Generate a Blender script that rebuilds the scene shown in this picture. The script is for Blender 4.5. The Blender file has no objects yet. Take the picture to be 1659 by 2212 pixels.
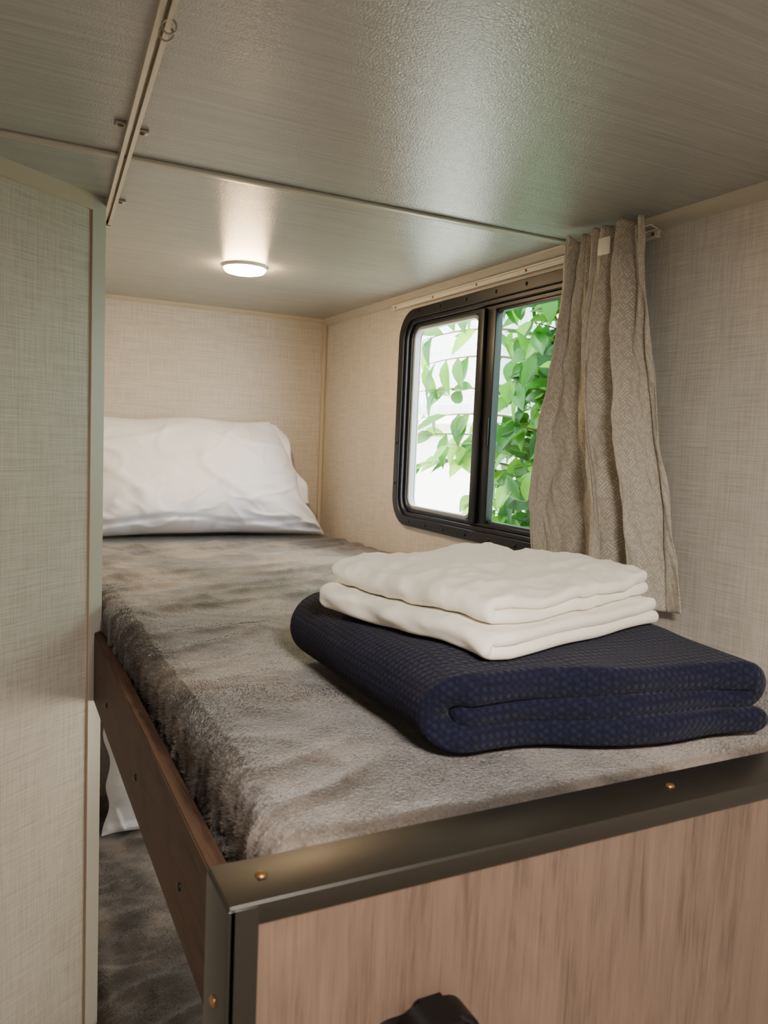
import bpy, bmesh, math, random
import numpy as np
from mathutils import Vector, Matrix, noise as mn
random.seed(7)
C = bpy.context.scene
COL = C.collection
PI = math.pi
def hx(s, k=1.0):
    v = [int(s[i:i+2], 16)/255 for i in (0, 2, 4)]
    return tuple([min(1, (x/12.92 if x <= .04045 else ((x+.055)/1.055)**2.4)*k) for x in v] + [1])

# ---------------------------------------------------------------- materials
class M:
    def __init__(s, name, color=(.5,.5,.5,1), rough=.5, metal=0, spec=None, sheen=0, coat=0):
        s.m = bpy.data.materials.new(name); s.m.use_nodes = True
        s.nt = s.m.node_tree; s.b = s.nt.nodes['Principled BSDF']
        s.set('Base Color', color); s.set('Roughness', rough); s.set('Metallic', metal)
        if spec is not None: s.set('Specular IOR Level', spec)
        if sheen: s.set('Sheen Weight', sheen); s.set('Sheen Roughness', .35)
        if coat: s.set('Coat Weight', coat); s.set('Coat Roughness', .2)
        s._tc = None
    def set(s, k, v): s.b.inputs[k].default_value = v
    def node(s, t): return s.nt.nodes.new(t)
    def link(s, a, b): s.nt.links.new(a, b)
    def co(s, kind='Object'):
        if s._tc is None: s._tc = s.node('ShaderNodeTexCoord')
        return s._tc.outputs[kind]
    def map(s, scale=(1,1,1), rot=(0,0,0), kind='Object', src=None):
        n = s.node('ShaderNodeMapping'); n.inputs['Scale'].default_value = scale; n.inputs['Rotation'].default_value = rot
        s.link(src or s.co(kind), n.inputs['Vector']); return n.outputs[0]
    def noise(s, vec, scale=1, detail=4, rough=.55, dist=0):
        n = s.node('ShaderNodeTexNoise'); n.inputs['Scale'].default_value = scale; n.inputs['Detail'].default_value = detail
        n.inputs['Roughness'].default_value = rough; n.inputs['Distortion'].default_value = dist
        s.link(vec, n.inputs['Vector']); return n.outputs[0]
    def ramp(s, fac, stops):
        n = s.node('ShaderNodeValToRGB'); e = n.color_ramp.elements
        e[0].position, e[0].color = stops[0]; e[1].position, e[1].color = stops[-1]
        for p, c in stops[1:-1]:
            x = e.new(p); x.color = c
        s.link(fac, n.inputs[0]); return n.outputs[0]
    def math(s, op, a, b=None, c=None):
        n = s.node('ShaderNodeMath'); n.operation = op
        for i, v in enumerate((a, b, c)):
            if v is None: continue
            if isinstance(v, (int, float)): n.inputs[i].default_value = v
            else: s.link(v, n.inputs[i])
        return n.outputs[0]
    def mix(s, fac, a, b, mode='MIX'):
        n = s.node('ShaderNodeMix'); n.data_type = 'RGBA'; n.blend_type = mode
        for i, v in ((0, fac), (6, a), (7, b)):
            if isinstance(v, (int, float, tuple)): n.inputs[i].default_value = v
            else: s.link(v, n.inputs[i])
        return n.outputs[2]
    def bump(s, h, strength=.3, dist=.002):
        n = s.node('ShaderNodeBump'); n.inputs['Strength'].default_value = strength; n.inputs['Distance'].default_value = dist
        s.link(h, n.inputs['Height']); s.link(n.outputs[0], s.b.inputs['Normal']); return n
    def color(s, c): s.link(c, s.b.inputs['Base Color'])

def linen(name, base, dark, scale=1.0):
    m = M(name, rough=.5)
    h = m.noise(m.map((14,14,560)), scale, 3, .7); v = m.noise(m.map((560,560,14)), scale, 3, .7)
    big = m.noise(m.map((5,5,5)), 1, 2)
    t = m.math('ADD', m.math('MULTIPLY', h, .5), m.math('MULTIPLY', v, .5))
    c = m.ramp(t, [(.38, dark), (.60, base)])
    c = m.mix(m.math('MULTIPLY', big, .2), c, dark)
    m.color(c); m.bump(t, .2, .001); return m.m
LINEN = linen('linen_wallpaper', hx('d4d0c9'), hx('b4aca2'))
LINEN2 = linen('linen_wallpaper_grey', hx('c4bdb1'), hx('a49b8e'))
m = M('ceiling_vinyl', rough=.26, spec=1.0)
st = m.noise(m.map((5,260,5)), 1, 4, .7); g = m.noise(m.map((1,1,1)), 420, 2, .6)
m.color(m.ramp(st, [(.32, hx('9b9c9a')), (.68, hx('aeafad'))])); m.bump(g, .5, .0012); CEIL = m.m
def wood(name, a, b, axis, k=1, rough=.42, spec=.5):
    m = M(name, rough=rough, spec=spec)
    sc = {'z': (110,110,4.5), 'y': (110,4.5,110)}[axis]
    n1 = m.noise(m.map(sc), k, 6, .7, .9); n2 = m.noise(m.map(tuple(x*4 for x in sc)), k, 3, .7)
    n3 = m.noise(m.map(tuple(x*.13 if x > 10 else x*.8 for x in sc)), k, 3, .6, 2.2)
    t = m.math('ADD', m.math('ADD', m.math('MULTIPLY', n1, .38), m.math('MULTIPLY', n2, .28)), m.math('MULTIPLY', n3, .34))
    m.color(m.ramp(t, [(.37, b), (.49, a), (.64, tuple(min(1, x*1.3) for x in a[:3])+(1,))])); m.bump(n2, .12, .001); return m.m
WOOD = wood('pale_walnut_laminate', hx('665347'), hx('4b3d34'), 'z')
WOODR = wood('side_board_walnut', hx('49342a'), hx('261911'), 'y', rough=.6, spec=.2)
BRONZE = M('bronze_trim', hx('28241e'), .38, .3).m
RIVET = M('rivet_bronze', hx('8a6b45'), .35, .8).m
BLACK = M('black_aluminium', hx('131317'), .38, .3).m
BLACKP = M('black_plastic', hx('070708'), .4, spec=.3).m
SCREWB = M('black_screw', hx('202024'), .3, .6).m
GASKET = M('grey_gasket', hx('8f969a'), .5).m
ALU = M('brushed_aluminium', hx('c9c2b2'), .35, .6).m
WHITEM = M('white_enamel', hx('e2ddd2'), .4).m
TRIM = M('grey_vinyl_trim', hx('b0ab9f'), .35).m
TRIML = M('linen_vinyl_trim', hx('bcb09c'), .4).m
STEEL = M('steel', hx('a8a49a'), .3, .9).m
def fur(name, pile=False):
    m = M(name, rough=.72, sheen=.45)
    big = m.noise(m.map((3.2,2.6,4)), 1, 3, .55, .8); mid = m.noise(m.map((10,14,14)), 1, 4, .6, .6); fine = m.noise(m.map((1,1,1)), 330, 3, .8)
    t = m.math('ADD', m.math('ADD', m.math('MULTIPLY', big, .66), m.math('MULTIPLY', mid, .28)), m.math('MULTIPLY', fine, .14))
    if pile:
        gi = m.node('ShaderNodeNewGeometry'); t = m.math('ADD', t, m.math('MULTIPLY_ADD', gi.outputs['Random Per Island'], .06, -.03))
    m.color(m.ramp(t, [(.46, hx('39322d')), (.535, hx('564c45')), (.61, hx('82766d'))]))
    if not pile: m.bump(m.math('ADD', m.math('MULTIPLY', fine, .8), mid), .6, .004)
    return m.m
FUR = fur('plush_fur'); PILE = fur('plush_pile', True)
def cloth(name, c, fine=900):
    m = M(name, c, .85, sheen=.2)
    m.bump(m.math('ADD', m.noise(m.map((1,1,1)), fine, 2), m.math('MULTIPLY', m.noise(m.map((1,1,1)), 28, 3), 2)), .2, .0012); return m.m
PILLOW = cloth('white_cotton_cool', hx('f2f4ff'))
SHEET = cloth('ivory_cotton', hx('f5f0e4'))
m = M('navy_waffle_knit', hx('1a1d3c'), .95, spec=.2, sheen=.06)
sx = m.node('ShaderNodeSeparateXYZ')
cmb = m.node('ShaderNodeVectorMath'); cmb.operation = 'ADD'; wv_ = m.node('ShaderNodeTexNoise'); wv_.inputs['Scale'].default_value = 30; m.link(m.co(), wv_.inputs['Vector'])
sc_ = m.node('ShaderNodeVectorMath'); sc_.operation = 'SCALE'; sc_.inputs['Scale'].default_value = .003; m.link(wv_.outputs['Color'], sc_.inputs[0])
m.link(m.co(), cmb.inputs[0]); m.link(sc_.outputs[0], cmb.inputs[1]); m.link(cmb.outputs[0], sx.inputs[0])
k = 2*PI/.0082
a = [m.math('SINE', m.math('MULTIPLY', sx.outputs[i], k)) for i in range(3)]
pr = [m.math('MULTIPLY', a[i], a[j]) for i, j in ((0,1),(1,2),(0,2))]
wf = m.math('ADD', m.math('ADD', pr[0], pr[1]), pr[2])
fz = m.noise(m.map((1,1,1)), 650, 3, .7)
h = m.math('ADD', m.math('MULTIPLY', wf, .34), m.math('MULTIPLY', fz, 1.3))
m.color(m.ramp(m.math('MULTIPLY_ADD', h, .4, .2), [(.2, hx('0f101d')), (.7, hx('1f213b'))])); m.bump(h, .7, .002); NAVY = m.m
m = M('hatched_curtain_fabric', rough=.6, sheen=.3)
w = []
for ang in (.785, -.785):
    t = m.node('ShaderNodeTexWave'); t.inputs['Scale'].default_value = 74; t.inputs['Distortion'].default_value = .6
    m.link(m.map((1,1,1), (0,0,ang), 'UV'), t.inputs['Vector']); w.append(t.outputs['Fac'])
ck = m.node('ShaderNodeTexChecker'); ck.inputs['Scale'].default_value = 66; m.link(m.map((1,1,1), (0,0,.785), 'UV'), ck.inputs['Vector'])
hm = m.node('ShaderNodeMix'); m.link(ck.outputs['Fac'], hm.inputs[0]); m.link(w[0], hm.inputs[2]); m.link(w[1], hm.inputs[3])
brk = m.noise(m.map((1,1,1), kind='UV'), 120, 3)
pt = m.math('MULTIPLY', hm.outputs[0], m.math('GREATER_THAN', brk, .48))
m.color(m.ramp(pt, [(.60, hx('aba394')), (.85, hx('d2cbbd'))])); m.bump(pt, .15, .0006); CURT = m.m
def glass(name, tint):
    m = bpy.data.materials.new(name); m.use_nodes = True; nt = m.node_tree; nt.nodes.clear()
    o = nt.nodes.new('ShaderNodeOutputMaterial'); mx = nt.nodes.new('ShaderNodeMixShader'); t = nt.nodes.new('ShaderNodeBsdfTransparent'); g = nt.nodes.new('ShaderNodeBsdfGlossy')
    f = nt.nodes.new('ShaderNodeLayerWeight'); f.inputs[0].default_value = .5
    p = nt.nodes.new('ShaderNodeMath'); p.operation = 'POWER'; p.inputs[1].default_value = 5; nt.links.new(f.outputs['Facing'], p.inputs[0])
    q = nt.nodes.new('ShaderNodeMath'); q.operation = 'MULTIPLY_ADD'; q.inputs[1].default_value = .6; q.inputs[2].default_value = .03; nt.links.new(p.outputs[0], q.inputs[0])
    t.inputs[0].default_value = tint; g.inputs['Roughness'].default_value = .02
    nt.links.new(q.outputs[0], mx.inputs[0]); nt.links.new(t.outputs[0], mx.inputs[1]); nt.links.new(g.outputs[0], mx.inputs[2]); nt.links.new(mx.outputs[0], o.inputs[0]); return m
GL1 = glass('clear_glass', (.90,.92,.89,1)); GL2 = glass('green_tinted_glass', (.36,.49,.42,1)); GL3 = glass('warm_filter_glass', (.95,.82,.70,1))  # the last tint warms the daylight entering by the added lower window
def emit(name, c, s):
    m = M(name, c, .4); m.set('Emission Color', c); m.set('Emission Strength', s); return m.m
LENS = emit('warm_lens', hx('ffd69e'), 240)
m = M('leaf', rough=.4)
gi = m.node('ShaderNodeNewGeometry')
lc = m.ramp(gi.outputs['Random Per Island'], [(0, hx('1c4c12')), (.5, hx('397618')), (1, hx('7fb830'))])
lc = m.mix(m.math('MULTIPLY', m.noise(m.map((1,1,1)), 60, 3), .35), lc, hx('1a4612')); m.color(lc)
tr = m.node('ShaderNodeBsdfTranslucent'); m.link(lc, tr.inputs[0]); ms = m.node('ShaderNodeMixShader'); ms.inputs[0].default_value = .5
out = [n for n in m.nt.nodes if n.type == 'OUTPUT_MATERIAL'][0]
m.link(m.b.outputs[0], ms.inputs[1]); m.link(tr.outputs[0], ms.inputs[2]); m.link(ms.outputs[0], out.inputs[0]); LEAF = m.m
BARK = M('bark', hx('5e5030'), .9).m
m = M('white_siding', hx('d2d5d0'), .6); 
wv = m.node('ShaderNodeTexWave'); wv.wave_type = 'BANDS'; wv.bands_direction = 'Z'; wv.wave_profile = 'SAW'; wv.inputs['Scale'].default_value = 1.6; m.link(m.co(), wv.inputs['Vector']); m.bump(wv.outputs['Fac'], .8, .02); SIDING = m.m
m = M('roof_shingle', hx('b8b8b6'), .8); bt = m.node('ShaderNodeTexBrick'); bt.inputs['Scale'].default_value = 4; bt.inputs['Color1'].default_value = hx('b4b9b7'); bt.inputs['Color2'].default_value = hx('a4aba9'); bt.inputs['Mortar'].default_value = hx('868d8b'); m.link(m.map((1,1,1),(0,0,PI/2)), bt.inputs['Vector']); m.color(bt.outputs[0]); ROOF = m.m
m = M('gravel', rough=.9); m.color(m.ramp(m.noise(m.co(), 12, 6), [(.3, hx('a8a496')), (.7, hx('ccc8bc'))])); GRASS = m.m
m = M('floor_vinyl', rough=.45); m.color(m.ramp(m.noise(m.map((3,40,3)), 1, 5), [(.3, hx('8f8173')), (.7, hx('b3a38f'))])); FLOOR = m.m

# ---------------------------------------------------------------- mesh helpers
def box(bm, x0, x1, y0, y1, z0, z1, bev=0):
    vs = [bm.verts.new((x, y, z)) for x in (x0, x1) for y in (y0, y1) for z in (z0, z1)]
    fs = [(0,1,3,2),(4,6,7,5),(0,4,5,1),(2,3,7,6),(0,2,6,4),(1,5,7,3)]
    F = [bm.faces.new([vs[i] for i in f]) for f in fs]
    if bev:
        es = list({e for f in F for e in f.edges}); bmesh.ops.bevel(bm, geom=es, offset=bev, segments=3, profile=.5, affect='EDGES')
    return vs
def prism(bm, pts, z0, z1):
    a = [bm.verts.new((p[0], p[1], z0)) for p in pts]; b = [bm.verts.new((p[0], p[1], z1)) for p in pts]
    n = len(pts); bm.faces.new(a[::-1]); bm.faces.new(b)
    for i in range(n): bm.faces.new((a[i], a[(i+1) % n], b[(i+1) % n], b[i]))
def tube(bm, pts, r, n=8, cap=True):
    rings = []
    for i, p in enumerate(pts):
        p = Vector(p); d = (Vector(pts[min(i+1, len(pts)-1)]) - Vector(pts[max(i-1, 0)])).normalized()
        u = d.cross(Vector((0, 0, 1)) if abs(d.z) < .9 else Vector((1, 0, 0))).normalized(); w = d.cross(u)
        rr = r[i] if isinstance(r, (list, tuple)) else r
        rings.append([bm.verts.new(p + (u*math.cos(2*PI*k/n) + w*math.sin(2*PI*k/n))*rr) for k in range(n)])
    for A, B in zip(rings, rings[1:]):
        for k in range(n): bm.faces.new((A[k], A[(k+1) % n], B[(k+1) % n], B[k]))
    if cap: bm.faces.new(rings[0][::-1]); bm.faces.new(rings[-1])
def dome(bm, c, axis, r, h, n=16, rings=5, slot=False):
    ax = Vector(axis).normalized(); u = ax.orthogonal().normalized(); w = ax.cross(u); c = Vector(c); L = []
    for j in range(rings):
        t = j/rings*PI/2
        L.append([bm.verts.new(c + ax*h*math.sin(t) + (u*math.cos(2*PI*k/n)+w*math.sin(2*PI*k/n))*r*math.cos(t)) for k in range(n)])
    top = bm.verts.new(c + ax*h*(.7 if slot else 1))
    for A, B in zip(L, L[1:]):
        for k in range(n): bm.faces.new((A[k], A[(k+1) % n], B[(k+1) % n], B[k]))
    for k in range(n): bm.faces.new((L[-1][k], L[-1][(k+1) % n], top))
    bm.faces.new(L[0][::-1])
def lathe(bm, c, prof, n=48):
    c = Vector(c); L = []
    for r, z in prof: L.append([bm.verts.new(c + Vector((r*math.cos(2*PI*k/n), r*math.sin(2*PI*k/n), z))) for k in range(n)])
    for A, B in zip(L, L[1:]):
        for k in range(n): bm.faces.new((A[k], A[(k+1) % n], B[(k+1) % n], B[k]))
    bm.faces.new(L[0]); bm.faces.new(L[-1][::-1])
def grid(nu, nv, f, uv=None):
    bm = bmesh.new(); L = bm.loops.layers.uv.new('UVMap')
    V = [[bm.verts.new(f(i/nu, j/nv)) for j in range(nv+1)] for i in range(nu+1)]
    for i in range(nu):
        for j in range(nv):
            fc = bm.faces.new((V[i][j], V[i+1][j], V[i+1][j+1], V[i][j+1]))
            if uv:
                for l, (a, b) in zip(fc.loops, ((i,j),(i+1,j),(i+1,j+1),(i,j+1))): l[L].uv = uv(a/nu, b/nv)
    return bm
def rbox(x0, x1, y0, y1, z0, z1, r, step, disp):
    bm = bmesh.new(); lo = Vector((x0,y0,z0)); hi = Vector((x1,y1,z1)); n = [max(2, round((hi[i]-lo[i])/step)) for i in range(3)]
    vd = {}
    def V(i, j, k):
        if (i, j, k) not in vd:
            p = Vector((lo.x+(hi.x-lo.x)*i/n[0], lo.y+(hi.y-lo.y)*j/n[1], lo.z+(hi.z-lo.z)*k/n[2]))
            q = Vector([min(max(p[a], lo[a]+r), hi[a]-r) for a in range(3)]); d = p-q
            nrm = d.normalized() if d.length > 1e-9 else Vector((0,0,1))
            vd[i, j, k] = bm.verts.new(disp(q + nrm*r, nrm))
        return vd[i, j, k]
    for a in range(3):
        b, c = (a+1) % 3, (a+2) % 3
        for s in (0, n[a]):
            for i in range(n[b]):
                for j in range(n[c]):
                    idx = []
                    for di, dj in ((0,0),(1,0),(1,1),(0,1)):
                        t = [0,0,0]; t[a] = s; t[b] = i+di; t[c] = j+dj; idx.append(V(*t))
                    bm.faces.new(idx if s else idx[::-1])
    return bm
def wpos(o):
    v = Vector((0,0,0))
    while o: v += o.location; o = o.parent
    return v
def obj(name, bm, mat, parent=None, origin=None, smooth=True, autos=None, normals=True):
    if normals: bmesh.ops.recalc_face_normals(bm, faces=bm.faces)
    if parent: org = wpos(parent)
    else: org = Vector(origin) if origin is not None else Vector((0,0,0))
    bmesh.ops.translate(bm, verts=bm.verts, vec=-org)
    me = bpy.data.meshes.new(name); bm.to_mesh(me); bm.free()
    o = bpy.data.objects.new(name, me); COL.objects.link(o); me.materials.append(mat)
    if parent: o.parent = parent
    else: o.location = org
    if smooth:
        for p in me.polygons: p.use_smooth = True
        if autos is not None:
            me.set_sharp_from_angle(angle=autos)
    return o
def thing(name, label, cat, loc, group=None):
    o = bpy.data.objects.new(name, None); COL.objects.link(o); o.location = loc; o.empty_display_size = .1
    o['label'] = label; o['category'] = cat
    if group: o['group'] = group
    return o
def tag(o, label, cat, group=None):
    o['label'] = label; o['category'] = cat
    if group: o['group'] = group
    return o
def struct(name, bm, mat, label=None, autos=.5, origin=None):
    o = obj(name, bm, mat, None, origin, True, autos); o['kind'] = 'structure'
    if label: o['label'] = label
    return o
def bx(*a, **k):
    bm = bmesh.new(); box(bm, *a, **k); return bm

# ---------------------------------------------------------------- layout
WX = .921; BY = 2.25; ZC = 1.86; ZM = 1.222; YF = .4355; H0 = 1.5
LX = -1.0; RY = -1.3
struct('floor', bx(LX-.05, WX+.04, RY-.05, BY+.05, -.05, 0), FLOOR, 'brown vinyl floor', origin=(0,0,0))
struct('ceiling', bx(LX-.05, WX+.04, RY-.05, BY+.05, ZC, ZC+.05), CEIL, 'streaked grey vinyl ceiling panels')
struct('wall_back', bx(LX, WX+.04, BY, BY+.05, 0, ZC), LINEN, 'beige linen wallpaper wall behind the pillow')
struct('wall_rear', bx(LX, WX+.04, RY-.05, RY, 0, ZC), LINEN)
struct('wall_far_left', bx(LX-.05, LX, RY, BY, 0, ZC), LINEN)
struct('wall_left', bx(.09, .13, 1.42, BY, 0, ZC), LINEN)
wy0, wy1, wz0, wz1 = .986, 1.752, 1.30, 1.82
hy0, hy1, hz0, hz1 = wy0+.028, wy1-.028, wz0+.028, wz1-.028
ly0, ly1, lz0, lz1 = .98, 1.78, .60, 1.00  # wall opening added to let daylight onto the lower bunk
bm = bmesh.new()
for a in ((RY, hy0, 1.1, ZC), (hy1, BY, 1.1, ZC), (hy0, hy1, 1.1, hz0), (hy0, hy1, hz1, ZC), (RY, ly0, 0, 1.1), (ly1, BY, 0, 1.1), (ly0, ly1, 0, lz0), (ly0, ly1, lz1, 1.1)): box(bm, WX, WX+.04, *a)
struct('wall_right', bm, LINEN, 'beige linen wallpaper wall with the window')
P1 = Vector((.165, 1.338)); D = Vector((-.15, -.116)).normalized(); Nn = Vector((D.y, -D.x)); 
if Nn.y > 0: Nn = -Nn
P0 = P1 + D*1.47; back = -Nn*.03
bm = bmesh.new(); prism(bm, [P0, P1, P1+back, P0+back], 0, ZC); struct('wall_partition', bm, LINEN2, 'grey linen wallpaper partition at the left')
bm = bmesh.new(); q = P1 - D*.002; prism(bm, [P1+D*.025+Nn*.0035, q+Nn*.0035, q+Nn*-.034, P1+D*.003-Nn*.034, P1+D*.003, P1+D*.025], 0.0, ZC)
struct('trim_1', bm, TRIM, 'grey vertical corner trim on the partition edge')
bm = bmesh.new(); prism(bm, [P1+D*.0265+Nn*.0025, P1+D*.0248+Nn*.0025, P1+D*.0248, P1+D*.0265], 0, ZC); struct('trim_shadow_line', bm, M('shadow_line_brown', hx('9a8068'), .5).m)  # thin brown strip painted in as the shadow line of the corner trim
bm = bmesh.new(); prism(bm, [P0+Nn*.006, P1+D*.027+Nn*.006, P1+D*.027, P0], ZC-.024, ZC); struct('trim_3', bm, TRIML, 'pale strip along the top of the partition')
bm = bmesh.new(); box(bm, LX, WX-.004, 1.108, 1.126, ZC-.005, ZC, bev=.002); struct('trim_4', bm, TRIM, 'raised grey seam strip across the ceiling')
def cove(bm, a, b, inward, w=.014, h=.016):
    a = Vector(a); b = Vector(b); n = Vector(inward)
    sec = [(0, 0), (w, 0), (w*.85, -h*.35), (w*.35, -h*.85), (0, -h)]
    A = [bm.verts.new(a + n*s + Vector((0,0,t))) for s, t in sec]; B = [bm.verts.new(b + n*s + Vector((0,0,t))) for s, t in sec]
    for i in range(5): bm.faces.new((A[i], A[(i+1) % 5], B[(i+1) % 5], B[i]))
    bm.faces.new(A); bm.faces.new(B[::-1])
bm = bmesh.new(); cove(bm, (WX, RY, ZC), (WX, BY, ZC), (-1,0,0), .013, .02); struct('trim_5', bm, TRIM, 'grey moulding between ceiling and window wall')
bm = bmesh.new(); cove(bm, (.13, BY, ZC), (WX, BY, ZC), (0,-1,0), .008, .011); struct('trim_6', bm, TRIML, 'thin moulding between ceiling and back wall')
bm = bmesh.new(); box(bm, WX-.012, WX, BY-.012, BY, 0, ZC-.011, bev=.003); struct('trim_7', bm, TRIML, 'vertical corner moulding')

# ---- window
def rr(y0, y1, z0, z1, r, n=10):
    P = []
    for cy, cz, a0 in ((y1-r, z1-r, 0), (y0+r, z1-r, PI/2), (y0+r, z0+r, PI), (y1-r, z0+r, 1.5*PI)):
        for i in range(n+1):
            a = a0 + PI/2*i/n; P.append((cy+r*math.cos(a), cz+r*math.sin(a)))
    return P
def ring(bm, o, i, x0, x1, bev=.0015):
    O, I = rr(*o), rr(*i); n = len(O)
    lo = [bm.verts.new((x1, *p)) for p in O]
    k = bev
    sh = lambda P, s: rr(P[0]+s, P[1]-s, P[2]+s, P[3]-s, max(.001, P[4]-s))
    l1 = [bm.verts.new((x0+k, *p)) for p in O]; l2 = [bm.verts.new((x0, *p)) for p in sh(o, k)]
    l3 = [bm.verts.new((x0, *p)) for p in sh(i, -k)]; l4 = [bm.verts.new((x0+k, *p)) for p in I]; l5 = [bm.verts.new((x1, *p)) for p in I]
    Ls = [lo, l1, l2, l3, l4, l5]
    for A, B in zip(Ls, Ls[1:]+[lo]):
        for j in range(n): bm.faces.new((A[j], A[(j+1) % n], B[(j+1) % n], B[j]))
def ins(s, r): return (wy0+s, wy1-s, wz0+s, wz1-s, r)
def pane(x, y0, y1, z0, z1):
    bm = bmesh.new(); bm.faces.new([bm.verts.new(p) for p in ((x,y0,z0),(x,y0,z1),(x,y1,z1),(x,y1,z0))]); return bm
bm = bmesh.new(); ring(bm, ins(0, .07), ins(.023, .05), WX-.010, WX+.002)
win = struct('window_1', bm, BLACK, 'black framed sliding window with rounded corners', origin=(WX, (wy0+wy1)/2, wz0))
def wpart(name, bm, mat, autos=.5, par=None): return obj(name, bm, mat, par or win, autos=autos)
bm = bmesh.new(); ring(bm, ins(.0225, .05), ins(.032, .042), WX-.004, WX+.024); ring(bm, ins(.032, .042), ins(.041, .034), WX+.004, WX+.030); wpart('inner_frame', bm, BLACK)
bm = bmesh.new(); box(bm, WX-.003, WX+.022, 1.388, 1.412, wz0+.036, wz1-.036, bev=.002); box(bm, WX+.006, WX+.022, 1.412, 1.420, wz0+.040, wz1-.040, bev=.001); wpart('mullion', bm, BLACK)
bm = bmesh.new(); box(bm, WX+.004, WX+.022, 1.356, 1.3875, wz0+.038, wz1-.038, bev=.002)
box(bm, WX+.008, WX+.022, 1.03, 1.357, wz0+.036, wz0+.046, bev=.001); box(bm, WX+.008, WX+.022, 1.03, 1.357, wz1-.046, wz1-.036, bev=.001)
sash = wpart('sliding_sash', bm, BLACK)
bm = bmesh.new(); box(bm, WX+.000, WX+.005, 1.359, 1.371, wz0+.2, wz0+.26, bev=.001); wpart('latch', bm, BLACKP, par=sash)
bm = bmesh.new(); ring(bm, (1.4185, wy1-.040, wz0+.040, wz1-.040, .03), (1.4255, wy1-.048, wz0+.048, wz1-.048, .024), WX+.010, WX+.024, .001); wpart('gasket', bm, GASKET)
wpart('fixed_pane', pane(WX+.020, 1.40, wy1-.036, wz0+.036, wz1-.036), GL1)
wpart('sliding_pane', pane(WX+.017, wy0+.032, 1.36, wz0+.038, wz1-.038), GL2, par=sash)
scr = [(y, wz1-.011) for y in (1.66, 1.56, 1.45, 1.34, 1.24, 1.13, 1.06)] + [(y, wz0+.011) for y in (1.66, 1.58, 1.50, 1.41, 1.32, 1.23, 1.13, 1.05)] + [(wy1-.011, z) for z in (1.40, 1.50, 1.60, 1.71)] + [(wy0+.011, z) for z in (1.42, 1.56, 1.7)]
for y, z in scr:
    bm = bmesh.new(); dome(bm, (WX-.0098, y, z), (-1,0,0), .0042, .0025, 12, 4, True); wpart('screw', bm, SCREWB)
bm = bmesh.new(); ring(bm, (ly0-.03, ly1+.03, lz0-.03, lz1+.03, .06), (ly0+.012, ly1-.012, lz0+.012, lz1-.012, .03), WX-.012, WX+.03)
added_win = struct('added_window', bm, BLACK, 'black framed window added out of view to light the lower bunk', origin=(WX, (ly0+ly1)/2, lz0))  # unseen window, added to light the lower bunk
obj('pane', pane(WX+.025, ly0+.005, ly1-.005, lz0+.005, lz1-.005), GL3, added_win)

# ---- curtain track on window wall
tr = thing('curtain_track', 'white metal curtain track screwed above the window', 'curtain track', (WX, 1.35, 1.829))
bm = bmesh.new(); box(bm, WX-.006, WX, .92, 1.80, 1.829, 1.842, bev=.001); box(bm, WX-.010, WX-.004, .92, 1.80, 1.829, 1.832, bev=.0008); box(bm, WX-.010, WX-.004, .92, 1.80, 1.839, 1.842, bev=.0008); obj('rail', bm, WHITEM, tr, autos=.5)
for y in (1.785, 1.6, 1.42, 1.25, 1.13, .93):
    bm = bmesh.new(); dome(bm, (WX-.006, y, 1.8355), (-1,0,0), .003, .0018, 10, 3); obj('screw', bm, RIVET, tr)

# ---- curtain: rounded ridges with sharp valleys between them
cur = thing('curtain', 'beige hatched curtain gathered at the right of the window', 'curtain', (.88, .97, 1.27))
def curf(u, v):
    k = min(1, v*1.3)
    uw = u + .05*math.sin(2*PI*u*1.1+.8+.6*v) + .035*v*math.sin(4*u+2.4*v) + .014*mn.noise(Vector((u*4, v*3, 40)))
    ph = PI*(2.9*uw) + .62
    rid = abs(math.sin(ph)); ph2 = PI*5.6*u + .7
    s2 = math.sin(2*ph)
    yt = 1.066 - .164*u; yb = 1.110 - .308*u
    e = v**1.1
    lean = (.006+.024*k)*math.sin(PI*min(1, .10+u*1.05))
    y = yt*(1-e) + yb*e - lean*s2 + .010*math.sin(v*5+u*2)*(1-abs(2*u-1)) + .006*mn.noise(Vector((u*5, v*6, 9)))
    flat = 1-.8*max(0, (u-.80)/.2)*min(1, v*1.5)
    bulge = math.sin(PI*min(1, v*1.05))**1.5
    amp = (.044 + .012*bulge + .020*mn.noise(Vector((u*3, v*2.0, 2))))*flat
    x = .897 - (amp*rid**.7)*(.40+.60*k) - .026*(1-k)*abs(math.sin(ph2))**.8 - .006*bulge*flat
    x += .012*mn.noise(Vector((u*8, v*2.8, 3)))*k + .009*mn.noise(Vector((u*17+v*4, v*4.5, 8))) + .003*mn.noise(Vector((u*36-v*12, v*12, 5)))
    x = min(x, .907)
    z = 1.845 - v*(.573+.004*u) + .004*rid*(1 if v > .99 else 0)
    if v < .06: z += .006*math.sin(u*33)*(1-v/.06)
    return (x, y, z)
bm = grid(320, 140, curf, lambda u, v: (u*.72, v*.6)); o = obj('curtain_fabric', bm, CURT, cur, normals=False)
s = o.modifiers.new('Solidify', 'SOLIDIFY'); s.thickness = .0018; s.offset = 0
bm = bmesh.new(); box(bm, .832, .836, .934, .958, 1.796, 1.822, bev=.0018); obj('pleat_tape', bm, WHITEM, cur)
for u in (.08, .3, .52, .74, .94):
    x, y, z = curf(u, .01)
    bm = bmesh.new(); tube(bm, [(x, y, z-.012), (x+.006, y, z-.002), ((x+WX-.008)/2, y, 1.842), (WX-.008, y, 1.836)], .0013, 6); obj('curtain_hook', bm, WHITEM, cur)

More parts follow.
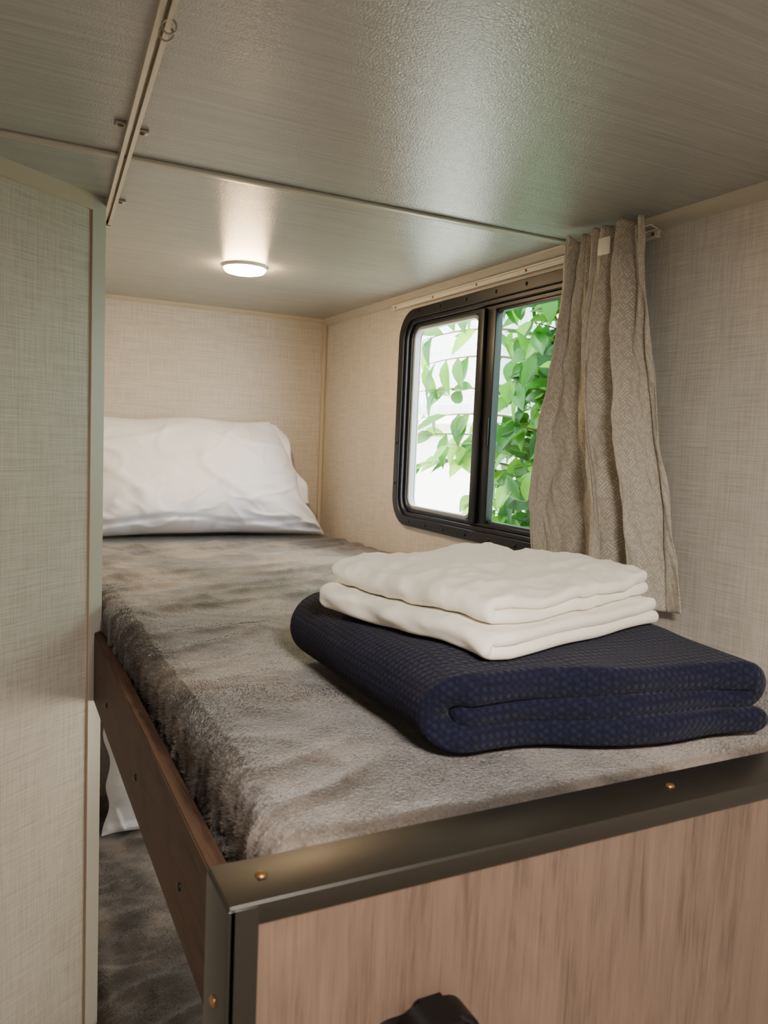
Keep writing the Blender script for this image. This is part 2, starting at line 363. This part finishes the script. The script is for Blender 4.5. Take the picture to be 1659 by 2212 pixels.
# ---- ceiling puck light
pk = thing('puck_light', 'round glowing warm white puck light on the bunk ceiling', 'ceiling light', (.492, 1.67, ZC))
bm = bmesh.new(); lathe(bm, (.492, 1.67, ZC), [(.047, 0), (.047, -.004), (.0455, -.006), (.044, -.006), (.044, -.003)]); obj('bezel', bm, WHITEM, pk, autos=.6)
bm = bmesh.new(); lathe(bm, (.492, 1.67, ZC), [(.0437, -.003), (.0437, -.009), (.040, -.0135), (.028, -.0165), (.008, -.018)]); obj('lens', bm, LENS, pk)

# ---- ceiling curtain track above the bunk edge
T0 = Vector((.118, .45, ZC)); T1 = Vector((.184, 1.45, ZC)); td = (T1-T0).normalized(); tn = Vector((td.y, -td.x, 0))
ct = thing('ceiling_track', 'long aluminium divider track fixed along the ceiling above the bunk edge', 'curtain track', T0)
def sweep(bm, a, b, sec):
    A = [bm.verts.new(a + tn*s + Vector((0,0,t))) for s, t in sec]; B = [bm.verts.new(b + tn*s + Vector((0,0,t))) for s, t in sec]
    n = len(sec)
    for i in range(n): bm.faces.new((A[i], A[(i+1) % n], B[(i+1) % n], B[i]))
    bm.faces.new(A); bm.faces.new(B[::-1])
bm = bmesh.new(); sweep(bm, T0, T1, [(-.007,0),(-.007,-.012),(-.002,-.012),(-.002,-.003),(.002,-.003),(.002,-.012),(.007,-.012),(.007,0)]); obj('rail', bm, ALU, ct, autos=.5)
for yy, side in ((1.0, -1), (1.015, 1), (1.33, 1), (1.43, 0)):
    p = T0 + td*((yy-T0.y)/td.y) + tn*.013*side
    bm = bmesh.new()
    if side == 0: box(bm, p.x-.008, p.x+.008, p.y+.02, p.y+.03, ZC-.014, ZC, bev=.001)
    else: box(bm, p.x-.007, p.x+.007, p.y-.006, p.y+.006, ZC-.004, ZC, bev=.001)
    br = obj('bracket', bm, STEEL, ct, autos=.5)
    bm = bmesh.new(); dome(bm, (p.x, p.y, ZC-.004) if side else (p.x, p.y+.02, ZC-.007), (0,0,-1) if side else (0,-1,0), .0035, .002, 10, 3); obj('screw', bm, RIVET, br)
def wring(c, r, ax, w=.0006):
    bm = bmesh.new(); c = Vector(c); ax = Vector(ax).normalized(); u = ax.orthogonal().normalized(); v = ax.cross(u)
    tube(bm, [c + (u*math.cos(t*2*PI/24)+v*math.sin(t*2*PI/24))*r for t in range(25)], w, 6, False); return bm
for yy, dz in ((.715, -.017), (.735, -.014)):
    p = T0 + td*((yy-T0.y)/td.y)
    obj('hook_ring', wring((p.x+.004, p.y, ZC+dz), .006, (.4,1,.1), .0009), STEEL, ct)

# ---- bunk frame
bk = thing('bunk_frame', 'upper bunk frame with walnut panels and dark bronze metal edging', 'bunk bed', (.13, YF, 0))
xr = WX-.002
obj('footboard_panel', bx(.133, xr, YF+.002, .482, .0, ZM-.005), WOOD, bk, autos=.5)
bm = bmesh.new()
box(bm, .1285, xr, YF-.001, .484, ZM-.005, ZM-.002, bev=.0012)
box(bm, .1285, xr, YF-.0015, YF+.0015, ZM-.017, ZM-.003, bev=.0012)
tp = obj('edge_trim', bm, BRONZE, bk, autos=.5)
bm = bmesh.new(); box(bm, .1285, .1475, YF-.0025, YF+.0015, 0, ZM-.004, bev=.0012); box(bm, .1275, .1335, YF-.0025, .484, 0, ZM-.004, bev=.0012); po = obj('corner_post_trim', bm, BRONZE, bk, autos=.5)
for x in (.157, .517, .84):
    bm = bmesh.new(); dome(bm, (x, .461, ZM-.0022), (0,0,1), .0042, .003, 20, 6); obj('rivet', bm, RIVET, tp)
for z in (1.145, .85, .5):
    bm = bmesh.new(); dome(bm, (.1276, .458, z), (-1,0,0), .0042, .003, 20, 6); obj('rivet', bm, RIVET, po)
bm = bmesh.new(); v = box(bm, 0, .016, .484, 1.342, 1.058, 1.172)
for w_ in v: w_.co.x += .149 + (w_.co.y-.484)*.009
bmesh.ops.bevel(bm, geom=list(bm.edges), offset=.0012, segments=2, affect='EDGES'); sb = obj('side_board', bm, WOODR, bk, autos=.5)
for y, z in ((1.16, 1.105), (.90, 1.105), (.66, 1.105)):
    bm = bmesh.new(); dome(bm, (.1492+(y-.484)*.009, y, z), (-1,0,0), .0045, .003, 14, 4, True); obj('screw', bm, SCREWB, sb)
obj('deck', bx(.168, xr, .484, BY-.013, 1.118, 1.138), WOODR, bk, autos=.5)

# ---- black ladder bracket on footboard
lb = thing('ladder_bracket', 'black plastic ladder bracket on the front of the footboard', 'bracket', (.265, YF+.002, 1.09))
bm = bmesh.new()
def xz_plate(bm, pts, y0, y1):
    a = [bm.verts.new((p[0], y0, p[1])) for p in pts]; b = [bm.verts.new((p[0], y1, p[1])) for p in pts]; n = len(pts)
    bm.faces.new(a); bm.faces.new(b[::-1])
    for i in range(n): bm.faces.new((a[i], b[i], b[(i+1) % n], a[(i+1) % n]))
xz_plate(bm, rr(.228, .302, 1.04, 1.112, .014, 6), YF-.004, YF+.002); obj('plate', bm, BLACKP, lb, autos=.5)
bm = bmesh.new(); xz_plate(bm, rr(.243, .297, 1.05, 1.124, .018, 8), YF-.032, YF-.003)
bmesh.ops.bevel(bm, geom=[e for e in bm.edges if abs(e.verts[0].co.y-e.verts[1].co.y) < 1e-6], offset=.004, segments=3, affect='EDGES'); obj('hook', bm, BLACKP, lb, autos=.7)

# ---- mattresses
def sstep(a, b, x): t = min(1, max(0, (x-a)/(b-a))); return t*t*(3-2*t)
def mdisp(seed, top, x0, y0):
    def f(p, n):
        q = p.copy()
        a = mn.noise(Vector((p.x*2.2+seed, p.y*5, 0)))
        rg = 1-abs(mn.noise(Vector((p.x*2.4+p.y*2+seed, p.y*11-p.x*5, 2))))*2
        rg2 = 1-abs(mn.noise(Vector((p.x*7-p.y*5+seed, p.y*8+p.x*7, 6))))*2
        rg3 = 1-abs(mn.noise(Vector((p.x*6+seed, p.y*24+p.x*9, 9))))*2.6
        fz = mn.noise(p*62)
        far = min(1, max(0, (p.y-.9)/.4)); lf = max(0, 1-(p.x-x0)/.4)
        h = .004*a + (.003+.006*far)*max(0, rg)**3 + .0025*max(0, rg2)**3 + .0005*fz + .004*far*lf*max(0, rg3)**2
        under = sstep(.29, .36, p.x)*(1-sstep(.95, 1.02, p.y)) + sstep(2.0, 2.06, p.y)
        h = h*(1-under*.9) - .002*under
        edge = max(0, 1-(p.x-x0)/.035)
        ruf = edge*(.0045*mn.noise(Vector((p.x*22, p.y*60, p.z*26+seed))) + .0050*mn.noise(Vector((p.x*50, p.y*130, p.z*55))))
        fe = max(0, 1-(p.y-y0)/.05); ruf += fe*.002*mn.noise(Vector((p.x*45, p.y*30, p.z*30)))
        q += n*(h+ruf-.004)*(1 if p.z > top-.075 else 0)
        q.z -= .003*edge*edge
        if q.x > WX-.002: q.x = WX-.002
        if q.y < y0-.001: q.y = y0-.001
        if p.z < top-.06 and q.x < x0: q.x = x0
        return q
    return f
def add_pile(mobj, n_, region, seed, ln=.0040, wd=.0008):
    me = mobj.data; rng = np.random.default_rng(seed)
    me.calc_loop_triangles(); nt_ = len(me.loop_triangles)
    tri = np.empty(nt_*3, dtype=np.int32); me.loop_triangles.foreach_get('vertices', tri); tri = tri.reshape(-1, 3)
    co_ = np.empty(len(me.vertices)*3, dtype=np.float32); me.vertices.foreach_get('co', co_); co_ = co_.reshape(-1, 3)
    A, B, Cc = co_[tri[:,0]], co_[tri[:,1]], co_[tri[:,2]]
    N = np.cross(B-A, Cc-A); ar = np.linalg.norm(N, axis=1)/2; N = N/np.maximum(ar[:,None]*2, 1e-12)
    cen = (A+B+Cc)/3 + np.array(mobj.location)
    wgt = ar*region(cen, N); wgt /= wgt.sum()
    idx = rng.choice(nt_, n_, p=wgt); r1 = np.sqrt(rng.random(n_)); r2 = rng.random(n_)
    P = A[idx]*(1-r1)[:,None] + B[idx]*(r1*(1-r2))[:,None] + Cc[idx]*(r1*r2)[:,None]; N = N[idx]
    W = P + np.array(mobj.location)
    th = np.array([mn.noise(Vector((p[0]*3.4+seed, p[1]*4.5, p[2]*7)))*7 + mn.noise(Vector((p[0]*14+seed, p[1]*14, p[2]*7)))*.8 for p in W]) + rng.normal(0, .3, n_)
    d = np.stack([np.cos(th), np.sin(th), np.zeros(n_)], 1); d -= N*(d*N).sum(1)[:,None]; d /= np.maximum(np.linalg.norm(d, axis=1), 1e-6)[:,None]
    edge = (W[:,0] < .20)[:,None]
    lift = rng.uniform(.15, .45, n_)[:,None] + edge*.2; dr = d*(1-lift*.5) + N*lift; dr /= np.linalg.norm(dr, axis=1)[:,None]
    sd = np.cross(dr, N + rng.normal(0, .2, (n_,3))); sd /= np.maximum(np.linalg.norm(sd, axis=1), 1e-6)[:,None]
    L_ = ln*rng.uniform(.6, 1.3, n_)[:,None]*np.where(edge, 1.25, 1); w_ = wd*rng.uniform(.6, 1.2, n_)[:,None]
    P = P - N*.0006
    V = np.stack([P - sd*w_*.5, P + sd*w_*.5, P + dr*L_], 1).reshape(-1, 3)
    pm = bpy.data.meshes.new('plush_pile'); pm.vertices.add(n_*3); pm.vertices.foreach_set('co', V.astype(np.float32).ravel())
    pm.loops.add(n_*3); pm.loops.foreach_set('vertex_index', np.arange(n_*3, dtype=np.int32)); pm.polygons.add(n_)
    pm.polygons.foreach_set('loop_start', np.arange(0, n_*3, 3, dtype=np.int32)); pm.update(calc_edges=True); pm.validate()
    po2 = bpy.data.objects.new('plush_pile', pm); COL.objects.link(po2); pm.materials.append(PILE); po2.parent = mobj; po2['kind'] = 'stuff'
    return po2
mat_o = obj('mattress', rbox(.174, WX-.003, .489, BY-.014, 1.141, ZM-.001, .018, .0065, mdisp(1.3, ZM, .174, .487)), FUR, None, (.54, 1.37, 1.141))
tag(mat_o, 'upper bunk mattress in a crumpled grey brown plush cover', 'mattress')
def reg1(c, n):
    w_ = np.where(c[:,1] < 1.15, 1.0, np.where(c[:,1] < 1.6, .45, .18)); w_ = w_*np.where(c[:,0] < .22, 1.7, 1.0)
    w_ = w_*np.where((n[:,2] > -.2) & (c[:,2] > 1.15), 1, 0)*np.where((c[:,0] > .37)&(c[:,0] < .66)&(c[:,1] > .62)&(c[:,1] < .9), 0, 1)*np.where((c[:,0] > .25)&(c[:,1] > 2.06), 0, 1)
    return w_*np.where((n[:,0] > .5) | (n[:,1] > .5), 0, 1)
add_pile(mat_o, 340000, reg1, 5)
lo = thing('lower_bunk_base', 'walnut base of the lower bunk under the grey plush bedding', 'bunk bed', (.54, 1.37, 0))
obj('base_panel', bx(.165, xr, .484, BY-.013, 0, .36), WOOD, lo, autos=.5)
obj('deck', bx(.160, xr, .484, BY-.013, .36, .376), WOODR, lo, autos=.5)
lm = obj('mattress', rbox(.162, WX-.003, .489, BY-.014, .381, .497, .03, .011, mdisp(9.1, .5, .162, .487)), FUR, None, (.54, 1.37, .381))
tag(lm, 'lower bunk mattress in grey plush cover seen below the walnut side board', 'mattress')
add_pile(lm, 60000, lambda c, n: np.where((c[:,0] < .5) & (c[:,1] > 1.0) & (c[:,1] < 2.1) & (n[:,2] > -.1), 1.0, 0), 8, .0055, .0011)

# ---- pillows
def pillow(name, x0, x1, xt, ybase, zb, h, t, tilt, seed, label, rum=1.0, ea=2.8):
    root = thing(name, label, 'pillow', ((x0+x1)/2, ybase, zb))
    n = 150; ct_, st_ = math.cos(tilt), math.sin(tilt)
    def g(v, wd): return math.exp(-(v/wd)**2)
    def P(a, b, side):
        A = abs(a); B = abs(b)
        th = t/2*max(0, (1-A**ea))**.64*max(0, (1-B**2.6))**.56
        th *= 1.0-.22*b
        bb = b*(1-.06*(1-A**2)) + (.035*math.sin(a*2.6+1.0) + .02*math.sin(a*6+1))*max(0, b)
        aa = a*(1-.05*(1-B**2)) + .03*math.sin(b*4)*max(0, a) + .010*rum*math.sin(b*9+1)*A
        hh = (bb+1)/2*h
        xr_ = x1 + (xt-x1)*max(0, (bb+1)/2)**1.25
        x = x0 + (xr_-x0)*(aa+1)/2
        w = .016*mn.noise(Vector((x*6+seed, hh*7, side*2)))
        rad = max(0, a)**1.5; dx_, dy_ = 1.05-a, b+.95
        ang_ = math.atan2(dy_, dx_*1.2); dd = math.hypot(dx_, dy_)
        w += .018*rad*math.exp(-dd*.9)*math.sin(ang_*9+seed+1.5*mn.noise(Vector((a*2, b*2, 4))))
        w += .007*rum*g(mn.noise(Vector((x*4+hh*5+seed, hh*8-x*3, side+3))), .12)
        w += .005*rum*g(mn.noise(Vector((x*6-hh*9+seed, hh*7+x*5, side+6))), .10)
        w += .004*rum*g(mn.noise(Vector((x*13+hh*6+seed, hh*15, side+4))), .10)*(.2+.8*max(B, max(0, a)))
        w -= .008*g(b+.80+.04*math.sin(a*5), .05)
        th = th + w*sstep(0, .035, th)
        y = ybase + hh*st_ - side*th*ct_; z = zb + hh*ct_ - side*th*-st_*.6
        y += .010*rum*mn.noise(Vector((x*9, hh*12, seed)))*max(A, B)**4
        y = min(y, BY-.004); z = max(z, zb+.001+.0015*(side+1)*(1-B))
        return Vector((x, y, z))
    bm = bmesh.new(); F = {}
    for side in (1, -1):
        for i in range(n+1):
            for j in range(n+1):
                rim = i in (0, n) or j in (0, n)
                if rim and side == -1: F[side, i, j] = F[1, i, j]; continue
                a = math.sin((i/n*2-1)*PI/2); b = math.sin((j/n*2-1)*PI/2)
                F[side, i, j] = bm.verts.new(P(a, b, side if not rim else 0))
        for i in range(n):
            for j in range(n): 
                q = [F[side,i,j], F[side,i+1,j], F[side,i+1,j+1], F[side,i,j+1]]
                bm.faces.new(q if side == 1 else q[::-1])
    obj('pillowcase', bm, PILLOW, root)
    def hem(u, v):
        p = P(1, v*1.45-.46, 0)
        return (p.x - .020 + .046*u*(.8+.2*math.sin(v*9)), p.y + .004 + .012*math.sin(v*14+u*2)*u, p.z + .008*math.sin(v*11)*u)
    o = obj('case_hem', grid(8, 60, hem), PILLOW, root); s = o.modifiers.new('Solidify', 'SOLIDIFY'); s.thickness = .003
    return root
pillow('pillow', .20, .876, .742, 2.110, ZM+.003, .335, .225, .30, 3.0, 'white pillow propped against the back wall on the upper bunk', 1.0)
pillow('pillow', .258, .87, .80, 1.95, .504, .34, .26, .40, 11.0, 'white pillow on the lower bunk, seen under the side board', 2.0, 1.9)

# ---- navy blanket and sheets: a folded cloth swept along y with plump rounded edges
def fold(name, segs, mat, yfn, xf, nv, label, cat, origin, step=.006, er=.8):
    P = []
    for s in segs:
        if s[0] == 'L':
            (x0, z0), (x1, z1) = s[1], s[2]; n = max(1, int(math.hypot(x1-x0, z1-z0)/step))
            P += [(x0+(x1-x0)*i/n, z0+(z1-z0)*i/n, (s[3]+(s[4]-s[3])*i/n)/2) for i in range(n)]
        else:
            _, cx, cz, r, a0, a1, ta, tb = s; n = 14
            P += [(cx+r*math.cos(a0+(a1-a0)*i/n), cz+r*math.sin(a0+(a1-a0)*i/n), (ta+(tb-ta)*i/n)/2) for i in range(n)]
    s = segs[-1]; P.append((s[2][0], s[2][1], s[4]/2))
    def endpts(P, h):
        (x0,z0,_), (x1,z1,_) = P[0], P[1]; l = math.hypot(x1-x0, z1-z0); ux, uz = (x1-x0)/l, (z1-z0)/l
        return [(x0-ux*h*math.cos(k), z0-uz*h*math.cos(k), h*max(.04, math.sin(k))) for k in (0, .25, .5, .8, 1.15)]
    Q = endpts(P, P[0][2]) + P + endpts(P[::-1], P[-1][2])[::-1]
    vs = [(0, k) for k in (0, .3, .6, .9, 1.2)] + [(j/nv, None) for j in range(nv+1)] + [(1, k) for k in (1.2, .9, .6, .3, 0)]
    bm = bmesh.new(); n = len(Q); T = []; B = []
    for i in range(n):
        a = Q[max(0, i-1)]; b = Q[min(n-1, i+1)]; dx, dz = b[0]-a[0], b[1]-a[1]; l = math.hypot(dx, dz) or 1; nx, nz = -dz/l, dx/l
        x, z, h = Q[i]; y0, y1 = yfn(x, z, i/n); rt = []; rb = []
        for v, k in vs:
            y = y0 + (y1-y0)*v; hh = h
            if k is not None:
                y += (-1 if v == 0 else 1)*h*er*math.cos(k); hh = h*max(.04, math.sin(k))
            rt.append(bm.verts.new(xf(x+nx*hh, y, z+nz*hh))); rb.append(bm.verts.new(xf(x-nx*hh, y, z-nz*hh)))
        T.append(rt); B.append(rb)
    m_ = len(vs)
    for i in range(n-1):
        for j in range(m_-1):
            bm.faces.new((T[i][j], T[i+1][j], T[i+1][j+1], T[i][j+1])); bm.faces.new((B[i][j], B[i][j+1], B[i+1][j+1], B[i+1][j]))
        bm.faces.new((T[i][0], B[i][0], B[i+1][0], T[i+1][0])); bm.faces.new((T[i][-1], T[i+1][-1], B[i+1][-1], B[i][-1]))
    for j in range(m_-1):
        bm.faces.new((T[0][j], T[0][j+1], B[0][j+1], B[0][j])); bm.faces.new((T[-1][j], B[-1][j], B[-1][j+1], T[-1][j+1]))
    o = obj(name, bm, mat, None, origin)
    return tag(o, label, cat)
zO, zA, zT = .0135, .0375, .0635
mid2, r2 = (zA+zT)/2, (zT-zA)/2; mid3, r3 = (zO+zT)/2, (zT-zO)/2
segs = [('L', (.390, zA-.001), (.684, zA), .0265, .0260), ('A', .684, mid2, r2, -PI/2, PI/2, .0260, .032), ('L', (.684, zT), (.386, zT), .0330, .0330),
        ('A', .386, mid3, r3, PI/2, 1.5*PI, .0330, .0290), ('L', (.386, zO), (.696, zO), .0290, .0290)]
BT = .0810
def surf(X, Y): return mn.noise(Vector((X*7, Y*7, 1)))*.006 - .007*max(0, 1-(Y-.56)/.08)
def byf(x, z, s):
    yf = .586 - (x-.36)*.20 + .005*math.sin(x*31)
    yf += .022*max(0, 1-(x-.345)/.05)**1.5
    return yf - (.003 if z < .02 else 0) + .004*math.sin(x*18+z*50), .925
def bxf(x, y, z):
    n = surf(x, y) + mn.noise(Vector((x*22, y*19, 5)))*.0012
    k = min(1, z/.08)
    dx = .009*mn.noise(Vector((y*6, z*5, 7)))*(1 if x < .4 else .4)
    dy = .006*mn.noise(Vector((x*12, z*6, 3)))*max(0, 1-(y-.55)/.2)
    fz = .0045*mn.noise(Vector((x*10, y*3, 12)))*math.sin(PI*min(1, z/.08))
    return (x+dx, y+dy, ZM+.002 + z + n*k + fz)
fold('blanket', segs, NAVY, byf, bxf, 56, 'navy blue waffle knit blanket, folded, under the white sheets', 'blanket', (.53, .75, ZM), .006, .5)

ang = math.radians(15); ex = Vector((math.cos(ang), math.sin(ang))); ey = Vector((-ex.y, ex.x))
def sheet(name, ox, oy, w, d, zbase, t, seed, label):
    z = [t*.5, t*1.5+.0002]; r = (t+.0002)/2; t *= .985
    segs = [('L', (w-.010, z[0]), (r+t/2, z[0]), t, t), ('A', r+t/2, (z[0]+z[1])/2, r, -PI/2, -1.5*PI, t, t), ('L', (r+t/2, z[1]), (w-.014, z[1]), t, t)]
    def yf(x, zz, s):
        c = .014*max(0, 1-x/.03)**1.5
        return .004+c+.005*mn.noise(Vector((x*12, zz*200, seed))), d-.006 + .004*mn.noise(Vector((x*12, zz*200, seed+5)))
    def xf(x, y, zz):
        X = ox + ex.x*x + ey.x*y; Y = oy + ex.y*x + ey.y*y
        cl = min(1, .80 + .9*min(1, max(0, ((Y-.59)+.5*(X-.40)))/.28)*.25)
        wr = .003*mn.noise(Vector((X*9, Y*9, 4))) + .0036*(1-2*abs(mn.noise(Vector((X*6+Y*9, Y*16-X*11, 4))))) + .0026*(1-2*abs(mn.noise(Vector((X*22+Y*5, Y*30-X*14, 9))))) + .0010*(1-2*abs(mn.noise(Vector((X*50-Y*20, Y*44+X*10, 2)))))
        side = max(0, 1-x/.05); dx = side*(.003*math.sin(y*34+seed)+.006*mn.noise(Vector((y*24, zz*60, seed))))
        top = ZM + .002 + BT + .002 + surf(X, Y)
        hgt = zbase+zz
        return (X + ex.x*dx, Y + ex.y*dx, top + hgt*cl + wr*hgt/.045)
    return fold(name, segs, SHEET, yf, xf, 90, label, 'bed sheet', (ox, oy, ZM+.085+zbase), .004)
s1 = sheet('bed_sheet', .407, .574, .292, .262, .0005, .0134, 2.0, 'folded ivory sheet lying directly on the navy blanket')
s2 = sheet('bed_sheet', .418, .590, .280, .246, .0287, .0134, 8.0, 'folded ivory sheet on top of the stack')

# ---------------------------------------------------------------- outside
struct('ground', bx(-8, 14, -8, 14, -.85, -.8), GRASS)
hs = thing('neighbour_house', 'white sided house with pale roof beyond the window', 'house', (4.2, 4, -.8))
obj('wall', bx(4.2, 4.4, -4, 13, -.8, 1.72), SIDING, hs, autos=.5)
obj('fascia', bx(3.9, 4.0, -4, 13, 1.70, 1.86), WHITEM, hs, autos=.5)
obj('soffit', bx(4.0, 4.4, -4, 13, 1.70, 1.73), WHITEM, hs, autos=.5)
bm = bmesh.new(); a = [bm.verts.new(p) for p in ((3.88,-4,1.87),(3.88,13,1.87),(8,13,4.3),(8,-4,4.3),(3.88,-4,1.80),(3.88,13,1.80),(8,13,4.2),(8,-4,4.2))]
for f in ((0,1,2,3),(7,6,5,4),(0,4,5,1),(1,5,6,2),(2,6,7,3),(3,7,4,0)): bm.faces.new([a[i] for i in f])
obj('roof', bm, ROOF, hs, autos=.5)
te = thing('tree', 'leafy green tree just outside the window', 'tree', (1.9, 2.0, -.8))
random.seed(21)
brm = bmesh.new(); lfm = bmesh.new()
def leaf(p, d, up, L, W):
    d = d.normalized(); s = d.cross(up).normalized(); n = s.cross(d).normalized(); cv = random.uniform(.05, .4); fd = random.uniform(.12, .32); tw = random.uniform(-.15, .15)
    prof = [(0,.03),(.10,.36),(.24,.80),(.42,1),(.62,.86),(.80,.52),(.92,.2),(1,.01)]
    rows = []
    for t_, w_ in prof:
        c = p + d*L*t_ - n*L*cv*t_*t_ + s*L*tw*t_*t_
        rows.append([lfm.verts.new(c - s*W*w_*.5 + n*W*fd*w_), lfm.verts.new(c), lfm.verts.new(c + s*W*w_*.5 + n*W*fd*w_)])
    for A, B in zip(rows, rows[1:]):
        for k in (0, 1): lfm.faces.new((A[k], A[k+1], B[k+1], B[k]))
def rv(): return Vector((random.uniform(-1,1), random.uniform(-1,1), random.uniform(-1,1)))
def twig(a, b, r0, nl, L=.10, droop=.5, bend=.05):
    a = Vector(a); b = Vector(b); mid = (a+b)/2 + Vector((0,0,bend)) + rv()*.03; pts = []
    for i in range(9):
        t_ = i/8; pts.append(a*(1-t_)**2 + mid*2*t_*(1-t_) + b*t_*t_)
    tube(brm, pts, [r0*(1-.75*i/8) for i in range(9)], 6)
    for i in range(nl):
        t_ = .2+.8*(i+1)/nl; k = min(7, int(t_*8)); p = pts[k].lerp(pts[k+1], t_*8-k) if k < 8 else pts[8]
        ax = (pts[min(8,k+1)]-pts[k]).normalized(); d = (rv()*.9 + ax*.5 + Vector((0,0,-droop))).normalized()
        leaf(p, d, (Vector((-.8,-.4,.8))+rv()*.6).normalized(), L*random.uniform(.65,1.2), L*.47*random.uniform(.8,1.1))
trunk = [(1.95,2.0,-.8),(1.93,2.0,.3),(1.88,2.04,1.1),(1.85,2.08,1.9),(1.9,2.1,2.8)]
tube(brm, trunk, [.04,.034,.026,.018,.008], 10)
for i in range(50):
    zz = random.uniform(.7, 2.6)
    a = Vector((1.88, 2.05, zz-.1)); b = Vector((random.uniform(1.38, 2.2), random.uniform(1.2, 2.36), zz+random.uniform(-.15,.25)))
    twig(a, b, .006, 12, .105)
for i in range(95):
    zz = random.uniform(1.05, 2.25)
    a = Vector((1.87, 2.06, zz-.12)); b = Vector((random.uniform(1.45, 1.75), random.uniform(1.85, 2.32), zz))
    twig(a, b, .005, 11, .11, .5)
for b in ((1.52,2.72,1.90),(1.5,2.66,1.80),(1.5,2.74,1.70),(1.5,2.64,1.60),(1.5,2.76,1.53),(1.52,2.68,1.42),(1.6,2.56,2.02),(1.55,2.54,1.50)):
    twig((1.75, 2.2, b[2]-.02), b, .0065, 9, .13, .6, .06)
obj('branches', brm, BARK, te); obj('foliage', lfm, LEAF, te, normals=False)

# ---------------------------------------------------------------- light
w = bpy.data.worlds.new('World'); C.world = w; w.use_nodes = True
bg = w.node_tree.nodes['Background']; bg.inputs[0].default_value = (.90, .95, 1.0, 1); bg.inputs[1].default_value = 19.0
def lamp(name, kind, loc, energy, color, **k):
    l = bpy.data.lights.new(name, kind); l.energy = energy; l.color = color
    for a, b in k.items(): setattr(l, a, b)
    o = bpy.data.objects.new(name, l); COL.objects.link(o); o.location = loc; return o
sun = lamp('sun', 'SUN', (0,0,6), 14, (1,.95,.86), angle=.02); sun.rotation_euler = Vector((.62,.25,-.9)).to_track_quat('-Z','Y').to_euler()
po_ = lamp('window_portal', 'AREA', (WX+.045, (wy0+wy1)/2, (wz0+wz1)/2), 1, (1,1,1), shape='RECTANGLE', size=.52, size_y=.78)
po_.rotation_euler = (0, PI/2, 0)
po_.data.cycles.is_portal = True
p2 = lamp('added_window_portal', 'AREA', (WX+.045, (ly0+ly1)/2, (lz0+lz1)/2), 1, (1,1,1), shape='RECTANGLE', size=.46, size_y=.86)
p2.rotation_euler = (0, PI/2, 0); p2.data.cycles.is_portal = True
cl = thing('added_fill_fixture', 'round warm fill light added on the ceiling behind the camera', 'ceiling light', (.15, -.25, ZC))  # unseen fixture added to carry the fill light
bm = bmesh.new(); lathe(bm, (.15,-.25,ZC), [(.15,0),(.15,-.015),(.135,-.02),(.135,-.004)]); obj('housing', bm, WHITEM, cl)
la = lamp('added_fill_lamp', 'AREA', (.15,-.25,ZC-.022), 33, (1,.91,.80), shape='DISK', size=.26)  # added fill lamp that brightens the bunk from behind the camera

# ---------------------------------------------------------------- camera
cam = bpy.data.cameras.new('camera'); co = bpy.data.objects.new('camera', cam); COL.objects.link(co)
dY = Vector((-860,-188,1700)).normalized(); dX = Vector((3362,-6.4,1700)).normalized(); dX = (dX - dY*dX.dot(dY)).normalized(); dZ = dX.cross(dY)
r_ = Vector((dX.x, dY.x, dZ.x)); u_ = -Vector((dX.y, dY.y, dZ.y)); b_ = -Vector((dX.z, dY.z, dZ.z))
co.matrix_world = Matrix(((r_.x,u_.x,b_.x,0),(r_.y,u_.y,b_.y,0),(r_.z,u_.z,b_.z,H0),(0,0,0,1)))
cam.sensor_fit = 'VERTICAL'; cam.sensor_height = 36; cam.sensor_width = 27; cam.lens = 1700/2212*36; cam.clip_start = .02
cam.dof.use_dof = True; cam.dof.focus_distance = 1.25; cam.dof.aperture_fstop = 11
C.camera = co
